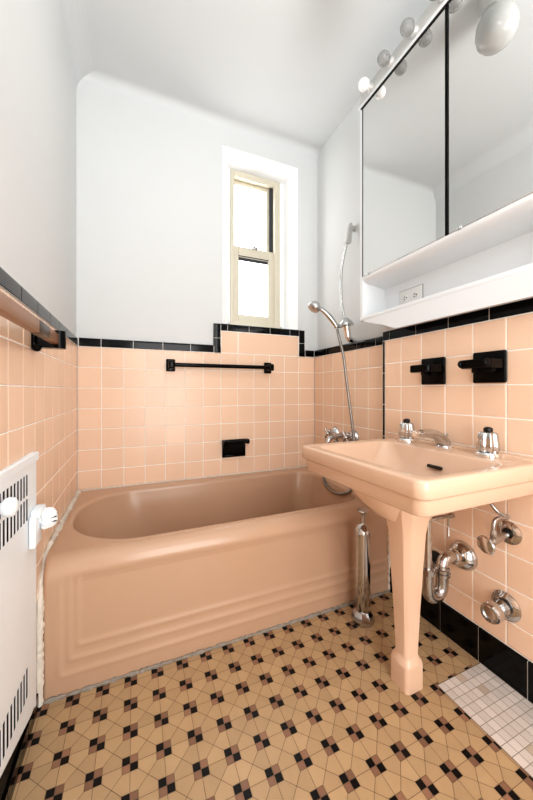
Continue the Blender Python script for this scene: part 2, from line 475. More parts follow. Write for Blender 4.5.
struct(link('baseboard_right', bm, ['black', 'grout']))

# ------------------------------------------------------------------ wall behind the viewer, doorway left open
bm = new()
for (x0, x1, z0, z1) in ((-.13, .25, 0, CEIL), (1.10, 1.6, 0, CEIL), (.25, 1.10, 2.05, CEIL)):
    box(bm, x0, x1, YF - .1, YF, z0, z1)
struct(link('wall_front', bm, 'plaster', smooth=False))

# ------------------------------------------------------------------ window
win = bpy.data.objects.new('window_1', None); col.objects.link(win); win.location = ((FX0 + FX1) / 2, FY, FZ0); struct(win)
def frame_ring(bm, x0, x1, z0, z1, wl, wr, wb, wt, y0, y1, bev=.003):
    box(bm, x0, x0 + wl, y0, y1, z0, z1, bev=bev); box(bm, x1 - wr, x1, y0, y1, z0, z1, bev=bev)
    box(bm, x0 + wl, x1 - wr, y0, y1, z0, z0 + wb, bev=bev); box(bm, x0 + wl, x1 - wr, y0, y1, z1 - wt, z1, bev=bev)
bm = new(); frame_ring(bm, FX0, FX1, FZ0, FZ1, .022, .040, .030, .034, FY - .012, FY + .085)
link('window_frame', bm, 'frame', win)
bm = new(); box(bm, FX1 - .064, FX1 - .040, FY + .02, FY + .08, 1.90, FZ1 - .034)
link('jamb_liner', bm, 'jamb', win)
bm = new(); box(bm, FX0 - .01, FX1 + .012, FY - .022, FY + .0, FZ0 - .014, FZ0 + .012, bev=.004)
link('window_stool', bm, 'frame', win)
bm = new(); frame_ring(bm, FX0 + .022, FX1 - .062, 1.875, FZ1 - .036, .018, .022, .030, .026, FY + .035, FY + .06)
us_ = link('upper_sash', bm, 'frame', win)
bm = new(); box(bm, FX0 + .038, FX1 - .08, FY + .045, FY + .05, 1.90, FZ1 - .06)
link('pane', bm, 'pane', us_)
bm = new(); frame_ring(bm, FX0 + .020, FX1 - .038, FZ0 + .022, 1.905, .040, .048, .055, .070, FY + .0, FY + .028)
ls_ = link('lower_sash', bm, 'frame', win)
bm = new(); box(bm, FX0 + .055, FX1 - .082, FY + .012, FY + .017, FZ0 + .07, 1.84)
link('pane', bm, 'pane', ls_)
bm = new(); box(bm, FX0 + .058, FX1 - .084, FY + .007, FY + .011, 1.815, 1.838)
box(bm, FX0 + .058, FX1 - .084, FY - .002, FY + .003, 1.838, 1.844)
link('shade_edge', bm, 'jamb', ls_)
bm = new(); box(bm, 1.01, 1.05, FY - .014, FY + .006, 1.898, 1.914, bev=.003); lathe(bm, [(.006, 0), (.006, .02), (.003, .024)], (1.03, FY - .004, 1.91), n=12)
link('sash_lock', bm, 'chrome_dull', win)
bm = new(); box(bm, 0.985, 1.085, FY - .022, FY - .012, FZ1 - .052, FZ1 - .026, bev=.002); box(bm, .90, 1.15, FY - .016, FY - .013, FZ1 - .046, FZ1 - .036)
link('shade_bracket', bm, ['frame'], win)

# ------------------------------------------------------------------ bathtub
bm = new()
NS = (260, 8, 30, 8)
NA = 14
x0, x1 = 0.014, XS - .003
rings = []
def apron(rg):
    """stepped relief on the apron: three nested L shaped ridges"""
    out = []
    for p in rg:
        q = p.copy()
        if abs(p.y - TUBF) < 1e-6 and x0 + .012 < p.x < x1 - .006:
            u, v = p.x - .002, .02 + .6 * p.z
            k = 320.0; m_ = min(u, v)
            s = m_ - math.log(math.exp(-k * (u - m_)) + math.exp(-k * (v - m_))) / k
            d = 0
            for sk in (.061, .086, .109):
                t = max(-8, min(8, (s - sk) / .006))
                d += .0028 / (1 + math.exp(-t * 3.0)) - .0016 * math.exp(-((s - sk + .005) / .0048) ** 2)
            fade = min(1, max(0, (.385 - p.z) / .05))
            q.y += d * fade
        out.append(q)
    return out
for i in range(100):
    z = 0.001 + .352 * i / 99
    rings.append(apron(rring(x0, x1, TUBF, -.004, (.012, .004, .004, .004), z, NA, NS)))
r = .055
for k in range(1, 9):
    t = PI / 2 * k / 8
    rings.append(rring(x0, x1, TUBF + r * (1 - math.cos(t)), -.004, (.012 + .01 * k / 8, .004, .004, .004), .353 + .064 * math.sin(t), NA, NS))
RB = (.28, .16, .12, .25)
bx0, bx1, by0, by1 = .030, 1.325, -.682, -.082
def inner(d, z, extra=0, dr=0):
    rr = tuple(max(.04, q - d * .4) for q in RB)
    return rring(bx0 + d + extra, bx1 - d * 1.1, by0 + d, by1 - d, rr, z, NA, NS)
rings.append(rring(bx0 - .006, bx1 + .008, by0 - .008, by1 + .008, RB, .419, NA, NS))
for k in range(0, 7):
    t = PI / 2 * k / 6
    rings.append(inner(.016 * math.sin(t), .419 - .018 * (1 - math.cos(t))))
for k in range(1, 9):
    t = k / 8
    rings.append(inner(.016 + .05 * t, .401 - .26 * t, .10 * t ** 1.5))
for k in range(1, 7):
    t = PI / 2 * k / 6
    rings.append(inner(.066 + .07 * (1 - math.cos(t)), .141 - .065 * math.sin(t), .10 + .03 * (1 - math.cos(t))))
rings.append(inner(.22, .072, .16))
loft(bm, rings, cap0=False, cap1=True)
tub = link('bathtub', bm, 'tub', angle=50)
tag(tub, 'peach enamel alcove bathtub with stepped ridges on its apron', 'bathtub')

def ragged(bm, pts, r, n=7, step=.008, jit=.35, mi=0):
    P = []
    for a, b in zip(pts[:-1], pts[1:]):
        a, b = Vector(a), Vector(b); m = max(2, int((b - a).length / step))
        P += [a.lerp(b, k / m) for k in range(m)]
    P.append(Vector(pts[-1]))
    T_ = [(P[min(i + 1, len(P) - 1)] - P[max(i - 1, 0)]).normalized() for i in range(len(P))]
    u, v, a = frame_axes(T_[0]); rings = []
    for i, p in enumerate(P):
        w_ = T_[i]; u = (u - w_ * u.dot(w_)).normalized(); v = w_.cross(u)
        ri = r * (1 + random.uniform(-jit, jit))
        rings.append([p + (u * math.cos(2 * PI * k / n) + v * math.sin(2 * PI * k / n)) * ri * random.uniform(.8, 1.2) for k in range(n)])
    loft(bm, rings, True, True, mi)
bm = new()
ragged(bm, [(.02, -.006, RIM - .003), (.7, -.005, RIM - .004), (XS - .01, -.005, RIM - .003)], .0065)
ragged(bm, [(.006, -.01, RIM - .003), (.006, -.60, RIM - .004)], .0105)
link('caulk_bead', bm, 'caulk_rim', tub)
bm = new()
ragged(bm, [(.006, -.60, RIM - .004), (.006, -.66, .40), (.007, -.715, .36), (.007, -.742, .30), (.007, -.748, .0)], .0105, jit=.07)
link('caulk_bead', bm, 'caulk_white', tub)
bm = new()
ragged(bm, [(.012, TUBF - .004, .003), (.5, TUBF - .004, .003), (1.362, TUBF - .004, .003)], .006, jit=.5)
link('caulk_bead', bm, 'caulk', tub)
bm = new()
ragged(bm, [(XS - .003, TUBF - .004, .01), (XS - .003, TUBF - .004, .34), (XS - .003, TUBF + .02, .40)], .0075, jit=.4)
link('caulk_bead', bm, 'caulk_white', tub)

# ------------------------------------------------------------------ sink on its leg
SX0, SX1, SY0, SY1, SZ = .857, XS - .004, -1.352, -.805, .727
sk = empty('pedestal_sink', (1.075, -1.11, 0), 'peach china sink on a slim square front leg against the right tiled wall', 'sink')
bm = new()
NS2 = (24, 24, 24, 24); NA2 = 12
def sring(d, z, r): return rring(SX0 + d, SX1, SY0 + d, SY1 - d, (r, .004, .004, r), z, NA2, NS2)
def bring(cx, cy, hx, hy, r, z): return rring(cx - hx, cx + hx, cy - hy, cy + hy, r, z, NA2, NS2)
rings = [bring(1.085, -1.10, .040, .042, .03, .508), bring(1.085, -1.10, .058, .060, .05, .512), bring(1.09, -1.075, .092, .095, .09, .530),
         bring(1.095, -1.055, .125, .125, .12, .562), bring(1.10, -1.042, .150, .145, .12, .600), bring(1.102, -1.036, .164, .158, .12, .628), bring(1.103, -1.036, .173, .168, .12, .633),
         sring(.030, .634, .03), sring(.018, .635, .03), sring(.0145, .6385, .03), sring(.012, .673, .03), sring(.011, .677, .03), sring(.003, .681, .032), sring(0, .685, .032),
         sring(0, .7195, .032), sring(.001, .7235, .032), sring(.004, .7265, .031), sring(.008, .7275, .030), sring(.016, .727, .030)]
ix0, ix1, iy0, iy1 = .898, 1.250, -1.318, -.850
def ir(d, z, rr): return rring(ix0 + d, ix1 - d, iy0 + d, iy1 - d, (rr, rr, rr, rr), z, NA2, NS2)
rings += [ir(-.004, .7262, .045), ir(0, .7255, .045), ir(.0025, .7235, .045), ir(.005, .718, .047), ir(.010, .704, .055), ir(.028, .665, .085),
          ir(.048, .628, .10), ir(.075, .606, .10), ir(.11, .596, .08), ir(.14, .592, .05)]
loft(bm, rings)
for v in bm.verts:                          # the front edge is not quite square to the wall
    t = (SY1 - v.co.y) / (SY1 - SY0); v.co.x += .022 * t * max(0, (SX1 - v.co.x) / (SX1 - SX0))
link('basin', bm, 'sink', sk, angle=60)
# backsplash ledge where the deck meets the wall
bm = new(); box(bm, SX1 - .03, SX1 + .002, SY0 + .012, SY1 - .012, .72, .737, bev=.006, seg=3)
link('back_ledge', bm, 'sink', sk)
bm = new()
def chring(cx, cy, h, c, z):
    p = [(h - c, -h), (h, -h + c), (h, h - c), (h - c, h), (-h + c, h), (-h, h - c), (-h, -h + c), (-h + c, -h)]
    return [Vector((cx + a, cy + b, z)) for a, b in p]
lx, ly = 1.076, -1.120
rings = [chring(lx, ly, .038, .009, 0.0005), chring(lx, ly, .038, .009, .074), chring(lx, ly, .036, .009, .084), chring(lx, ly, .030, .009, .094), chring(lx, ly, .028, .0095, .104),
         chring(lx, ly, .034, .012, .25), chring(lx, ly, .042, .015, .40), chring(lx, ly, .048, .017, .49), chring(lx, ly, .054, .02, .53), chring(lx, ly, .060, .024, .565), chring(lx, ly, .064, .025, .628)]
bmb = bm
loft(bm, rings)
bmesh.ops.bevel(bm, geom=[e for e in bm.edges if abs(e.verts[0].co.z - e.verts[1].co.z) > .03], offset=.004, segments=3, profile=.5, affect='EDGES')
link('leg', bm, 'sink', sk, angle=40)
bm = new(); box(bm, 1.212, 1.224, -1.135, -1.08, .670, .681, bev=.003)
link('overflow_slot', bm, 'dark', sk)
bm = new(); lathe(bm, [(.026, 0), (.026, .003), (.018, .005), (.016, .002), (.001, .001)], (1.09, -1.085, .592), n=24)
link('drain', bm, 'chrome', sk)

# taps
def make_tap(name, x, y, label):
    t = empty(name, (x, y, .727), label, 'tap', 'chrome sink taps')
    k = 1.22
    Q = lambda pr: [(a * k, b * k) for a, b in pr]
    bm = new(); lathe(bm, Q([(.030, 0), (.030, .006), (.027, .011), (.02, .013)]), (x, y, .727), n=28)
    link('base', bm, 'chrome_bright', t)
    bm = new(); lathe(bm, Q([(.019, .012), (.0245, .016), (.0235, .035), (.0205, .058), (.0175, .063), (.010, .065)]), (x, y, .727), n=80, lobes=8, amp=.10)
    link('handle', bm, 'chrome', t, angle=60)
    bm = new(); lathe(bm, Q([(.0095, .064), (.0112, .068), (.010, .074), (.005, .0768), (.0005, .0772)]), (x, y, .727), n=20)
    link('cap', bm, 'dark', t)
    return t
make_tap('sink_tap', 1.312, -.900, 'fluted chrome sink tap with black cap, farther tap, on the tub side of the spout')
make_tap('sink_tap', 1.318, -1.222, 'fluted chrome sink tap with black cap, nearer and larger looking, right of the spout')
sp = empty('sink_spout', (1.318, -1.05, .727), 'low curved chrome spout on the sink deck between the two taps', 'faucet')
bm = new()
P_ = spline([(1.345, -1.05, .726), (1.332, -1.05, .748), (1.306, -1.05, .770), (1.266, -1.05, .782), (1.228, -1.05, .784), (1.205, -1.05, .783)], 6)
rings = []
for i, p in enumerate(P_):
    t = i / (len(P_) - 1)
    d = (P_[min(i + 1, len(P_) - 1)] - P_[max(i - 1, 0)]).normalized(); up = Vector((0, 1, 0)).cross(d).normalized()
    wy = .029 * (1 - t) + .016 * t; wz = .022 * (1 - t) + .012 * t
    rings.append([p + Vector((0, 1, 0)) * wy * math.cos(a) + up * wz * math.sin(a) for a in [2 * PI * k / 18 for k in range(18)]])
loft(bm, rings); lathe(bm, [(.030, -.002), (.030, .004), (.022, .010)], (1.342, -1.05, .727), n=24)
link('spout_body', bm, 'chrome', sp, angle=60)
bm = new(); lathe(bm, [(.0115, 0), (.0115, .018), (.009, .02)], (1.207, -1.05, .784), (-.95, 0, -.05), n=16)
link('aerator', bm, 'chrome_bright', sp)
bm = new(); lathe(bm, [(.003, 0), (.003, .025), (.006, .027), (.007, .034), (.004, .038)], (1.357, -1.045, .737), n=12)
link('lift_rod', bm, 'chrome', sp)

# ------------------------------------------------------------------ plumbing under the sink
def flange(bm, c, r, depth, mi=0):
    lathe(bm, [(r, 0), (r, .003), (r * .96, depth * .35), (r * .82, depth * .75), (r * .6, depth), (r * .45, depth)], c, (-1, 0, 0), n=32, mi=mi)
yT = -1.11
tr = empty('drain_trap', (1.18, yT, .235), 'tarnished chrome drain trap curving from the sink to the wall behind the leg', 'pipe')
bm = new(); lathe(bm, [(.013, 0), (.013, .20), (.016, .202), (.016, .26)], (1.182, yT, .315), n=20); link('tailpiece', bm, 'chrome', tr)
bm = new(); lathe(bm, [(.019, 0), (.023, .002), (.023, .018), (.019, .022)], (1.182, yT, .318), n=8); link('slip_nut', bm, 'chrome_dull', tr)
bm = new()
pts = [(1.182, yT, .325), (1.182, yT, .275)] + [(1.2165 - .0345 * math.cos(a), yT, .268 - .0345 * math.sin(a)) for a in [PI * k / 10 for k in range(1, 10)]] + [(1.251, yT, .275), (1.251, yT, .302)]
tube(bm, pts, .0205, n=20, sub=3); link('u_bend', bm, 'chrome_dull', tr)
bm = new(); lathe(bm, [(.022, 0), (.0265, .003), (.0265, .012), (.022, .014), (.025, .016), (.025, .026), (.021, .029)], (1.251, yT, .297), n=24); link('slip_nut', bm, 'chrome_dull', tr)
bm = new(); tube(bm, [(1.251, yT, .315), (1.252, yT, .336), (1.266, yT, .352), (1.290, yT, .355), (1.33, yT + .002, .348), (1.367, yT + .004, .343)], .0185, n=20, sub=6); link('trap_arm', bm, 'chrome', tr)
bm = new(); lathe(bm, [(.022, 0), (.026, .003), (.026, .016), (.022, .02)], (1.322, yT + .002, .349), (-1, 0, .1), n=10); link('slip_nut', bm, 'chrome', tr)
bm = new(); flange(bm, (XS - .001, yT + .004, .341), .050, .034); link('wall_flange', bm, 'chrome', tr)
bm = new(); tube(bm, [(1.178, yT, .49), (1.20, yT - .004, .502), (1.245, yT - .006, .503), (1.288, yT - .006, .501)], .006, n=12); lathe(bm, [(.009, 0), (.009, .016)], (1.28, yT - .006, .501), (1, 0, 0), n=12)
link('pop_up_lever', bm, 'chrome_dull', tr)
bm = new(); lathe(bm, [(.0035, 0), (.0045, .012), (.0035, .014), (.0045, .03), (.0025, .034), (.0035, .05), (.003, .072)], (1.276, yT - .006, .425), n=10)
link('linkage_strap', bm, 'chrome_dull', tr)

def supply(name, y, z, label, hdl=True):
    s = empty(name, (XS, y, z), label, 'valve', 'supply valves under the sink')
    bm = new(); flange(bm, (XS - .001, y, z + .004), .036, .010); link('wall_flange', bm, 'chrome', s)
    bm = new(); lathe(bm, [(.0155, 0), (.0155, .006)], (1.362, y, z + .004), (-1, 0, 0), n=20); link('pipe_collar', bm, 'dark', s)
    bm = new(); lathe(bm, [(.0105, 0), (.0105, .055), (.0125, .056), (.0125, .085), (.008, .089), (.006, .110)], (1.368, y, z + .002), (-1, 0, -.12), n=18); link('valve_body', bm, 'chrome_dull', s)
    bm = new(); lathe(bm, [(.004, 0), (.012, .002), (.026, .006), (.028, .010), (.024, .014), (.01, .016), (.002, .016)], (1.262, y, z - .012), (-1, 0, -.12), n=26, lobes=7, amp=.03); link('oval_handle', bm, 'chrome', s)
    bm = new(); lathe(bm, [(.008, 0), (.0095, .004), (.0095, .018), (.007, .022)], (1.290, y, z + .002), n=8)
    tube(bm, [(1.290, y, z + .016), (1.290, y, z + .040), (1.298, y, z + .055), (1.318, y - .002, z + .060), (1.345, y - .006, z + .056), (1.352, y - .006, z + .062)], .0058, n=12)
    tube(bm, [(1.352, y - .006, z + .060), (1.335, y - .002, z + .066), (1.315, y + .01, z + .082), (1.312, y + .03, z + .115), (1.315, y + .04, .66)], .0055, n=12)
    link('supply_tube', bm, 'chrome_dull', s)
    return s
supply('supply_valve', -1.256, .482, 'chrome supply valve with round wheel and bent tube, right of the drain trap')
s2 = empty('supply_valve', (XS, -.975, .262), 'dark round pipe escutcheon low on the wall, mostly hidden behind the sink leg', 'valve', 'supply valves under the sink')
bm = new(); flange(bm, (XS - .001, -.995, .262), .040, .014); link('wall_flange', bm, 'dark', s2)
bm = new(); lathe(bm, [(.012, 0), (.012, .05), (.016, .052), (.016, .07), (.01, .073)], (1.366, -.995, .262), (-1, 0, 0), n=18); link('valve_body', bm, 'chrome_dull', s2)
c_ = empty('shutoff_valve', (XS, -1.246, .247), 'chrome capped shutoff valve on a round plate, lowest fitting on the right wall', 'valve')
bm = new(); flange(bm, (XS - .001, -1.246, .247), .044, .012); link('wall_flange', bm, 'chrome', c_)
bm = new(); lathe(bm, [(.024, 0), (.024, .010)], (1.360, -1.246, .247), (-1, 0, 0), n=24); link('stem_gap', bm, 'dark', c_)
bm = new(); lathe(bm, [(.023, 0), (.027, .002), (.027, .03), (.029, .034), (.030, .058), (.026, .066), (.020, .067), (.018, .060), (.002, .060)], (1.348, -1.246, .245), (-1, 0, 0), n=40, lobes=10, amp=.012); link('knob', bm, 'chrome', c_)

# ------------------------------------------------------------------ chrome brush canister
bx_, by_ = 1.128, -.848
br = empty('toilet_brush_holder', (bx_, by_, 0), 'tall slim chrome toilet brush canister with octagonal foot standing beside the tub', 'toilet brush')
bm = new(); lathe(bm, [(.046, 0.0005), (.046, .012), (.040, .030), (.032, .042), (.030, .045)], (bx_, by_, 0), n=8); link('foot', bm, 'chrome', br, angle=20)
bm = new(); lathe(bm, [(.0265, .043), (.0265, .052), (.0285, .055), (.030, .20), (.0315, .345), (.0315, .352)], (bx_, by_, 0), n=36); link('canister', bm, 'chrome', br)
bm = new(); lathe(bm, [(.0315, .352), (.034, .354), (.034, .366), (.030, .376), (.020, .388), (.0105, .394), (.009, .398)], (bx_, by_, 0), n=36); link('lid', bm, 'chrome', br)
bm = new(); lathe(bm, [(.0085, .396), (.0085, .425), (.010, .432), (.020, .443), (.0215, .447), (.0205, .450), (.002, .451)], (bx_, by_, 0), n=28); link('handle', bm, 'chrome', br)

# ------------------------------------------------------------------ black ceramic fittings
def holder(name, yc, zc, label, cat, wide):
    h_ = empty(name, (XS, yc, zc), label, cat, 'black ceramic holders above the sink')
    bm = new(); box(bm, XS - .012, XS - .0005, yc - .053, yc + .053, zc - .053, zc + .053, bev=.005, seg=3)
    link('back_plate', bm, 'blackfix', h_)
    bm = new()
    pr_ = rring(XS - .092, XS - .010, yc - wide, yc + wide, (.02, .003, .003, .02), 0, 8, (6, 4, 6, 4))
    rings = [[Vector((p.x + (.004 if k in (0, 3) else 0), p.y, zz)) for p in pr_] for k, zz in enumerate((zc - .006, zc - .003, zc + .020, zc + .023))]
    loft(bm, rings)
    return h_, bm
h1, bm = holder('tumbler_holder', -.983, 1.014, 'black ceramic tumbler holder on the wall, left one of the pair above the sink', 'holder', .046)
link('shelf', bm, 'blackfix', h1)
bm = new()
for dy in (-.03, .0, .028): sphere(bm, (XS - .030 - (0.02 if dy == 0 else 0), -.983 + dy, 1.004), .0075)
link('peg', bm, 'blackfix', h1)
h2, bm = holder('soap_dish', -1.197, 1.016, 'black ceramic soap dish on the wall, right one of the pair above the sink', 'soap dish', .048)
for dy in (-.044, .044): sphere(bm, (XS - .086, -1.197 + dy * .95, 1.026), .013, sy=.6)
link('tray', bm, 'blackfix', h2)
bm = new(); box(bm, XS - .045, XS - .01, -1.232, -1.16, .996, 1.02, bev=.006)
link('bracket', bm, 'blackfix', h2)

tb = empty('towel_bar', (.755, 0, 1.08), 'long black ceramic towel bar on the back wall over the tub', 'towel bar')
for x in (.462, 1.065):
    bm = new(); box(bm, x - .025, x + .025, -.014, .0004, 1.046, 1.116, bev=.006, seg=3)
    box(bm, x - .017, x + .017, -.075, -.012, 1.060, 1.103, bev=.008, seg=3); link('bracket', bm, 'blackfix', tb)
bm = new(); lathe(bm, [(.0115, 0), (.0115, .60)], (.463, -.055, 1.081), (1, 0, 0), n=20); link('bar', bm, 'blackfix', tb)

sd = empty('soap_dish', (.838, 0, .575), 'black ceramic soap dish with a grab rod set in the tile above the tub', 'soap dish')
bm = new(); frame_ring(bm, .764, .912, .527, .634, .012, .012, .012, .020, -.014, .0004, bev=.003)
box(bm, .774, .902, -.004, -.0008, .535, .62); link('dish', bm, 'blackfix', sd)
bm = new(); lathe(bm, [(.009, 0), (.009, .165)], (.762, -.040, .622), (1, 0, 0), n=16)
for x in (.768, .918): box(bm, x - .009, x + .009, -.05, -.010, .608, .636, bev=.004)
link('grab_rod', bm, 'blackfix', sd)
bm = new(); box(bm, .776, .900, -.03, -.004, .535, .545, bev=.004); link('lip', bm, 'blackfix', sd)

lt = empty('towel_bar', (0.0, -.75, 1.085), 'square brown metal towel bar on the left wall in a black bracket', 'towel bar')
for y in (-.775, -1.72):
    bm = new(); box(bm, -.0002, .012, y - .028, y + .028, 1.056, 1.124, bev=.005, seg=3)
    pr_ = rring(.004, .080, y - .018, y + .018, (.004, .017, .017, .004), 0, 8, (6, 4, 6, 4))
    loft(bm, [[Vector((p.x, p.y, zz)) for p in pr_] for zz in (1.062, 1.066, 1.110, 1.114)])
    lathe(bm, [(.011, 0), (.011, .010), (.006, .014)], (.014, y - .020, 1.060), (0, -1, 0), n=14)
    link('bracket', bm, 'blackfix', lt)
bm = new(); box(bm, .046, .066, -1.715, -.79, 1.073, 1.104, bev=.002); link('bar', bm, 'bar_wood', lt)
bm = new(); box(bm, .0455, .0665, -1.0, -.905, 1.0725, 1.1045, bev=.002); link('dark_reflection', bm, 'bar_reflection', lt)  # dark reflection on the bar, painted on as a thin sleeve

# ------------------------------------------------------------------ radiator cover in the left wall
rc = empty('radiator_cover', (0.0, -1.2, .06), 'white slotted metal radiator cover set in the left wall beside the tub', 'radiator cover')
X_ = .010
bm = new()
# panel built as a grid with real slots
ys0, ys1 = -1.28, -.792
zb0, zb1 = .060, .756
sl_y = [-.866 - .0205 * k for k in range(19)]
sl_w = .0115
zrows = [(.125, .205), (.594, .652), (.660, .716)]
ycuts = [ys1]
for y in sl_y: ycuts += [y + sl_w / 2, y - sl_w / 2]
ycuts.append(ys0)
zc_ = [zb0] + [z for a in zrows for z in a] + [zb1]
def tilt(y): return X_ - .036 * (-y - .79) * (1 if -y < 1.2 else 1)
for i in range(len(ycuts) - 1):
    a, b = ycuts[i], ycuts[i + 1]
    slot_col = (i % 2 == 1)
    for j in range(len(zc_) - 1):
        if slot_col and j in (1, 3, 5): continue
        za, zb = (min(.118, .038 + .27 * (-.79 - a)), min(.118, .038 + .27 * (-.79 - b))) if j == 0 else (zc_[j], zc_[j])
        quad(bm, [(tilt(a), a, za), (tilt(b), b, zb), (tilt(b), b, zc_[j + 1]), (tilt(a), a, zc_[j + 1])])
bmesh.ops.remove_doubles(bm, verts=bm.verts, dist=1e-5)
bmesh.ops.solidify(bm, geom=list(bm.faces), thickness=.0006)
link('grille_panel', bm, 'radiator', rc, smooth=False)
bm = new()
A = [(X_ - .022, ys1 + .004), (X_ + .004, ys1 + .004)]
quad(bm, [(X_ - .03, ys1, zb0), (X_, ys1, zb0), (X_, ys1, zb1), (X_ - .03, ys1, zb1)])
for (y0, y1) in ((-1.28, -.786),):
    rings = []
    for y in (y0, y1):
        tx = tilt(y)
        rings.append([Vector((tx - .028, y, .763)), Vector((tx + .002, y, .763)), Vector((tx + .005, y, .760)), Vector((tx + .005, y, .740)), Vector((tx + .001, y, .738)), Vector((tx - .028, y, .738))])
    loft(bm, rings)
link('top_lip', bm, 'radiator', rc, smooth=False)
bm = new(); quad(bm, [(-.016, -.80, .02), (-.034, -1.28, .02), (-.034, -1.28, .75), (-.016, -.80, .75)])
link('slot_shade_sheet', bm, 'shadow', rc, smooth=False)  # black sheet standing in for the shade behind the slots
bm = new(); tx = tilt(-1.06)
lathe(bm, [(.010, 0), (.011, .008), (.018, .014), (.021, .022), (.019, .032), (.011, .037), (.001, .038)], (tx, -1.046, .690), (1, 0, 0), n=26)
link('knob', bm, 'radiator', rc)
va = empty('radiator_valve', (.02, -.83, .56), 'white ribbed radiator valve handle sticking out at the end of the radiator cover', 'valve')
bm = new(); box(bm, .0105, .026, -.862, -.800, .515, .600, bev=.003); box(bm, .0105, .034, -.850, -.79, .590, .612, bev=.004)
link('valve_box', bm, 'radiator', va)
bm = new(); lathe(bm, [(.010, 0), (.010, .022), (.015, .024), (.015, .03)], (.014, -.822, .575), (1, .5, 0), n=20); link('stem', bm, 'radiator', va)
bm = new(); lathe(bm, [(.020, .016), (.025, .019), (.026, .027), (.0245, .042), (.021, .051), (.016, .055), (.001, .056)], (.010, -.822, .575), (1, .5, 0), n=72, lobes=9, amp=.13); rh = link('ribbed_handle', bm, 'radiator', va, angle=60)
ax = Vector((1, .5, 0)).normalized(); sd_ = Vector((.45, -.9, 0)).normalized()
for dz in (-.0062, .0062):
    bm = new(); c0 = Vector((.010, -.822, .575 + dz)) + sd_ * .0235
    lathe(bm, [(.0014, .022), (.0022, .024), (.0022, .046), (.0014, .050)], c0, ax, n=8); link('handle_slot', bm, 'dark', rh)

# ------------------------------------------------------------------ medicine cabinet with mirrors
MX = 1.308
CY0, CY1 = -1.555, -.613
cb = empty('medicine_cabinet', (1.38, -1.08, 1.28), 'white mirrored medicine cabinet with an open shelf below, on the right wall', 'cabinet')
XB = XP - .002
bm = new()
box(bm, MX, XB, CY0, CY1, 1.281, 1.300, bev=.0025)                  # lower shelf
box(bm, MX + .0005, XB, CY1 - .018, CY1, 1.299, 2.335)             # far side
box(bm, MX + .0005, XB, CY0, CY0 + .018, 1.299, 2.335)
box(bm, MX + .008, XB, CY0 + .018, CY1 - .018, 1.500, 2.335)       # case behind the doors
box(bm, XB - .004, XB, CY0 + .018, CY1 - .018, 1.299, 1.502)       # back of the open shelf
ap = [(-.625, 1.284), (-.66, 1.268), (-.76, 1.238), (-.84, 1.206), (CY0, 1.206), (CY0, 1.284)]     # board below the shelf
loft(bm, [[Vector((x, y, z)) for y, z in ap] for x in (MX + .0008, MX + .02)])
# rounded valance over the open shelf
prof = [(MX, 1.497)]
for k in range(10):
    t = PI / 2 * k / 9
    prof.append((MX + .062 * (1 - math.cos(t)), 1.490 - .026 * math.sin(t)))
prof += [(MX + .09, 1.460), (MX + .12, 1.455), (XB - .003, 1.450), (XB - .003, 1.497)]
loft(bm, [[Vector((p[0], y, p[1])) for p in prof] for y in (CY0 + .018, CY1 - .018)])
link('carcass', bm, 'cabinet', cb)
for ye in (CY1 - .016, CY0):
    bm = new(); box(bm, MX, MX + .012, ye, ye + .016, 1.497, 2.338)
    link('face_frame', bm, 'cabinet', cb)
bm = new(); box(bm, MX + .0035, MX + .008, CY0 + .016, CY1 - .016, 1.4975, 2.334)
link('door_gap_shade', bm, 'shadow', cb)  # black sheet standing in for the shade between the doors
for (y0, y1) in ((-1.080, -.6345), (-1.538, -1.0925)):
    bm = new(); box(bm, MX - .001, MX + .003, y0, y1, 1.498, 2.329, bev=.0008, seg=1)
    d = link('mirror_door', bm, 'mirror', cb, smooth=False)
    d['label'] = 'mirrored cabinet door'
    for ye in (y1 - .0005, y0 - .0022):
        bm = new(); box(bm, MX - .003, MX + .0035, ye, ye + .0027, 1.498, 2.329)
        link('edge_strip', bm, 'shadow', d, smooth=False)
    bm = new(); box(bm, MX - .006, MX + .002, y1 - .05, y1 - .035, 1.494, 1.505, bev=.002); lathe(bm, [(.004, 0), (.003, .003)], (MX - .006, y1 - .043, 1.5), (-1, 0, 0), n=10)
    link('mirror_clip', bm, 'chrome', d)
bm = new(); box(bm, MX - .010, MX + .012, CY0, CY1 + .002, 2.331, 2.344, bev=.002); link('top_rail', bm, 'cabinet', cb)
bm = new(); box(bm, MX - .006, MX + .008, CY0, CY1 - .01, 2.3275, 2.331); link('rail_shadow_line', bm, 'shadow', cb)

ou = empty('electrical_outlet', (XB - .006, -.796, 1.372), 'white double electrical outlet set sideways at the back of the cabinet shelf', 'outlet')
xo = XB - .004
bm = new(); box(bm, xo - .004, xo - .0005, -.862, -.732, 1.333, 1.409, bev=.0015); link('cover_plate', bm, 'plate', ou)
bm = new(); frame_ring(bm, -.8635, -.7305, 1.3315, 1.4105, .0018, .0018, .0018, .0018, 0, .0012, bev=0)
for v in bm.verts: v.co = Vector((xo - .0008 - v.co.y, v.co.x, v.co.z))
link('plate_edge', bm, 'jamb', ou, smooth=False)
for y in (-.768, -.824):
    bm = new(); lathe(bm, [(.0165, 0), (.0165, .0025), (.0155, .003), (.001, .003)], (xo - .003, y, 1.371), (-1, 0, 0), n=24)
    rc_ = link('receptacle', bm, 'plate', ou)
    bm = new()
    for dz in (-.006, .006): box(bm, xo - .0072, xo - .0055, y - .002, y + .006, 1.371 + dz - .0016, 1.371 + dz + .0016)
    lathe(bm, [(.003, 0), (.003, .0015)], (xo - .0058, y - .009, 1.371), (-1, 0, 0), n=10)
    link('socket_slot', bm, 'dark', rc_, smooth=False)

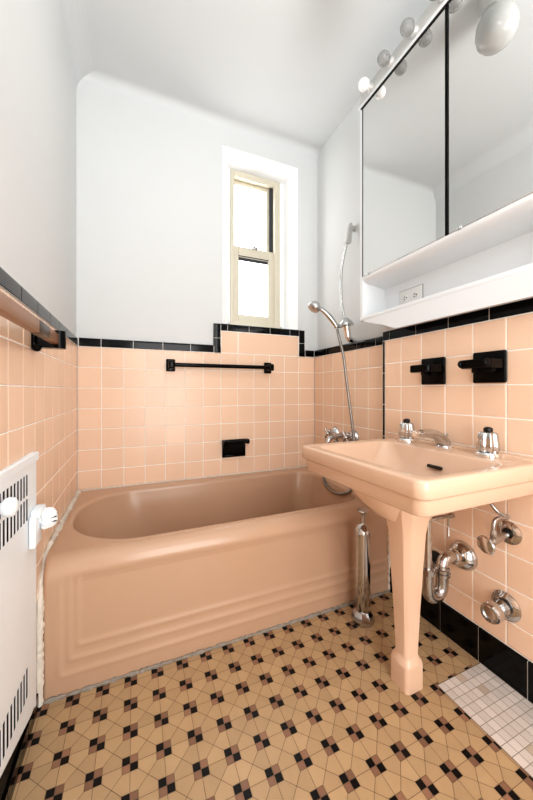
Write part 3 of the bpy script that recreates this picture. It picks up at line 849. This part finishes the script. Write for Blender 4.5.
# ------------------------------------------------------------------ bulb strip over the mirrors
lb = empty('vanity_light_bar', (1.30, -1.08, 2.345), 'strip of round bulbs along the top of the mirrored cabinet', 'light')
M['bar_grey'] = mat('brushed light bar', rgb(205, 205, 203), 0.35, 0.3)
bm = new(); box(bm, 1.299, XB, CY0, CY1 - .004, 2.345, 2.402, bev=.004); link('back_bar', bm, 'bar_grey', lb)
ZL = 2.366
for k in range(7):
    y = -.700 - .1265 * k
    bm = new(); lathe(bm, [(.019, 0), (.019, .006), (.015, .010), (.014, .016)], (1.300, y, ZL), (-1, 0, 0), n=20); link('socket', bm, 'bar_grey', lb)
    bm = new(); lathe(bm, [(.011, 0), (.011, .006), (.013, .010)] + [(.0268 * math.sin(a), .036 - .0268 * math.cos(a)) for a in [PI * (.17 + .83 * q / 12) for q in range(13)]], (1.294, y, ZL), (-1, 0, 0), n=26)
    b_ = link('bulb', bm, 'bulb_frost' if k == 0 else 'bulb_clear', lb)
    b_['label'] = 'frosted white bulb' if k == 0 else 'clear glass bulb'
    if k:
        bm = new(); lathe(bm, [(.006, 0), (.005, .012), (.002, .014)], (1.290, y, ZL), (-1, 0, 0), n=10); link('filament_mount', bm, 'bar_grey', b_)

# ------------------------------------------------------------------ ceiling lamp (seen in the mirror)
CLX, CLY = .95, -1.04
cl = empty('ceiling_lamp', (CLX, CLY, CEIL), 'round opal globe ceiling lamp, seen reflected in the cabinet mirror', 'lamp')
bm = new(); lathe(bm, [(.066, 0), (.066, .02), (.060, .085), (.055, .09)], (CLX, CLY, CEIL - .0005), (0, 0, -1), n=36); link('lamp_base', bm, 'bar_grey', cl)
bm = new(); lathe(bm, [(.052, .088), (.062, .10), (.073, .125), (.076, .155), (.070, .185), (.054, .208), (.028, .221), (.001, .224)], (CLX, CLY, CEIL), (0, 0, -1), n=40); link('globe', bm, 'globe', cl)

# ------------------------------------------------------------------ shower
ysb = -.388
sb = empty('shower_slide_bar', (1.42, ysb, 1.30), 'bowed white and chrome shower slide bar on the wall between window and cabinet', 'shower rail')
bm = new(); 
rings = []
for (z, hx, hy, xc) in ((1.782, .012, .012, 1.402), (1.79, .019, .015, 1.404), (1.85, .015, .012, 1.414), (1.897, .012, .010, 1.424), (1.906, .008, .007, 1.426)):
    rings.append(bring(xc, ysb, hx, hy, .008, z))
loft(bm, rings); box(bm, 1.42, XP - .0005, ysb - .006, ysb + .006, 1.86, 1.895, bev=.003); link('top_bracket', bm, 'bar_grey', sb)
bm = new(); tube(bm, [(1.402, ysb, 1.795), (1.388, ysb + .004, 1.74), (1.374, ysb + .012, 1.65), (1.368, ysb + .014, 1.56), (1.370, ysb + .012, 1.46), (1.378, ysb + .006, 1.38), (1.388, ysb, 1.315)], .0078, n=16); link('bowed_rail', bm, 'chrome', sb)
bm = new(); lathe(bm, [(.022, 0), (.043, .003), (.043, .010), (.034, .028), (.018, .042), (.011, .048)], (1.394, ysb, 1.306), (-.06, 0, 1), n=32); link('slider', bm, 'chrome', sb)
bm = new(); tube(bm, [(1.397, ysb, 1.306), (1.402, ysb, 1.27), (1.414, ysb, 1.238), (1.45, ysb, 1.228)], lambda t: .024 - .010 * t, n=18); link('lower_bracket', bm, 'chrome_bright', sb)

hs = empty('hand_shower', (1.37, ysb, 1.28), 'chrome hand shower resting in the slide bar holder, head over the tub', 'shower head')
hp = [(1.320, ysb - .012, 1.288), (1.305, ysb - .010, 1.315), (1.276, ysb - .006, 1.348), (1.240, ysb - .003, 1.378), (1.200, ysb, 1.397)]
bm = new(); tube(bm, hp, lambda t: .0105 + .005 * math.sin(PI * min(1, t * 1.15)), n=18); link('handle', bm, 'chrome', hs)
hd = Vector((-.62, 0.0, -.78)).normalized()
bm = new(); lathe(bm, [(.008, -.024), (.020, -.018), (.032, -.004), (.036, .010), (.035, .018), (.033, .021)], (1.186, ysb, 1.402), hd, n=32); link('head', bm, 'chrome', hs)
bm = new(); lathe(bm, [(.031, .0205), (.029, .024), (.012, .026), (.001, .026)], (1.186, ysb, 1.402), hd, n=28); link('spray_face', bm, 'chrome_dull', hs)
bm = new(); lathe(bm, [(.010, 0), (.013, .004), (.013, .02), (.009, .045)], (1.318, ysb - .006, 1.300), (1, .1, .1), n=16); link('swivel', bm, 'chrome', hs)

bm = new()
hose = [(1.321, ysb - .014, 1.282), (1.334, -.408, 1.22), (1.356, -.412, 1.137), (1.374, -.422, .968), (1.386, -.442, .80), (1.390, -.462, .66), (1.378, -.505, .54), (1.338, -.535, .45), (1.300, -.540, .415), (1.290, -.495, .388), (1.285, -.425, .3745), (1.290, -.345, .388), (1.297, -.305, .415), (1.312, -.285, .47), (1.340, -.285, .56), (1.364, -.315, .62), (1.372, -.335, .645)]
tube(bm, hose, .0078, n=12, sub=22, ridges=.07)
M['hose'] = mat('ribbed steel hose', (0.30, 0.29, 0.28, 1), 0.28, 1.0, noise=0.2, nscale=60)
ho = link('shower_hose', bm, 'hose'); tag(ho, 'ribbed chrome shower hose hanging from the hand shower and looping under the sink rim', 'hose')

tf = empty('tub_faucet', (XA, -.335, .672), 'chrome two handle tub faucet on the alcove wall behind the sink', 'faucet')
for y in (-.245, -.425):
    bm = new(); lathe(bm, [(.042, 0), (.041, .006), (.030, .020), (.018, .028), (.014, .032), (.014, .05)], (XA - .0005, y, .672), (-1, 0, 0), n=30); link('escutcheon', bm, 'chrome', tf)
    bm = new(); sphere(bm, (XA - .056, y, .672), .014)
    for a in (PI / 4, 3 * PI / 4):
        dv = Vector((0, math.cos(a), math.sin(a)))
        c0 = Vector((XA - .056, y, .672))
        lathe(bm, [(.008, -.036), (.010, -.034), (.007, -.026), (.006, 0), (.007, .026), (.010, .034), (.008, .036)], c0, dv, n=14)
    link('cross_handle', bm, 'chrome', tf)
bm = new(); lathe(bm, [(.026, 0), (.026, .010), (.018, .016), (.016, .05)], (XA - .0005, -.335, .668), (-1, 0, 0), n=24)
tube(bm, [(1.372, -.335, .668), (1.34, -.335, .664), (1.31, -.335, .648), (1.300, -.335, .62)], .014, n=16); link('tub_spout', bm, 'chrome', tf)

# ------------------------------------------------------------------ camera
cam = bpy.data.cameras.new('camera'); co = bpy.data.objects.new('camera', cam); col.objects.link(co)
cam.sensor_fit = 'HORIZONTAL'; cam.sensor_width = 36; cam.lens = 314.27 / 533 * 36
cam.shift_y = -10.11 / 533; cam.clip_start = .01
co.location = (.2676, -1.8765, .94); co.rotation_euler = (PI / 2, 0, -.3995)
bpy.context.scene.camera = co

# ------------------------------------------------------------------ light
def area(name, loc, rot, sx, sy, power, color=(1, 1, 1)):
    l = bpy.data.lights.new(name, 'AREA'); l.shape = 'RECTANGLE'; l.size = sx; l.size_y = sy; l.energy = power; l.color = color
    o = bpy.data.objects.new(name, l); col.objects.link(o); o.location = loc; o.rotation_euler = rot; return o
area('doorway_fill', (.675, YF - .15, 1.15), (PI / 2, 0, 0), .85, 1.9, 25, (1, .995, .985))  # added fill lamp outside the unseen doorway
area('bounce_fill', (.62, -2.1, 2.0), (PI - .35, 0, 0), .5, .5, 14, (1, .995, .985))  # added fill lamp behind the viewer, aimed up at the ceiling

wd = bpy.data.worlds.new('world'); bpy.context.scene.world = wd; wd.use_nodes = True
wd.node_tree.nodes['Background'].inputs['Color'].default_value = (1, 1, 1, 1); wd.node_tree.nodes['Background'].inputs['Strength'].default_value = .8
sc = bpy.context.scene
sc.view_settings.view_transform = 'Standard'; sc.view_settings.look = 'Medium High Contrast'; sc.view_settings.exposure = 0.0; sc.view_settings.gamma = 1.0
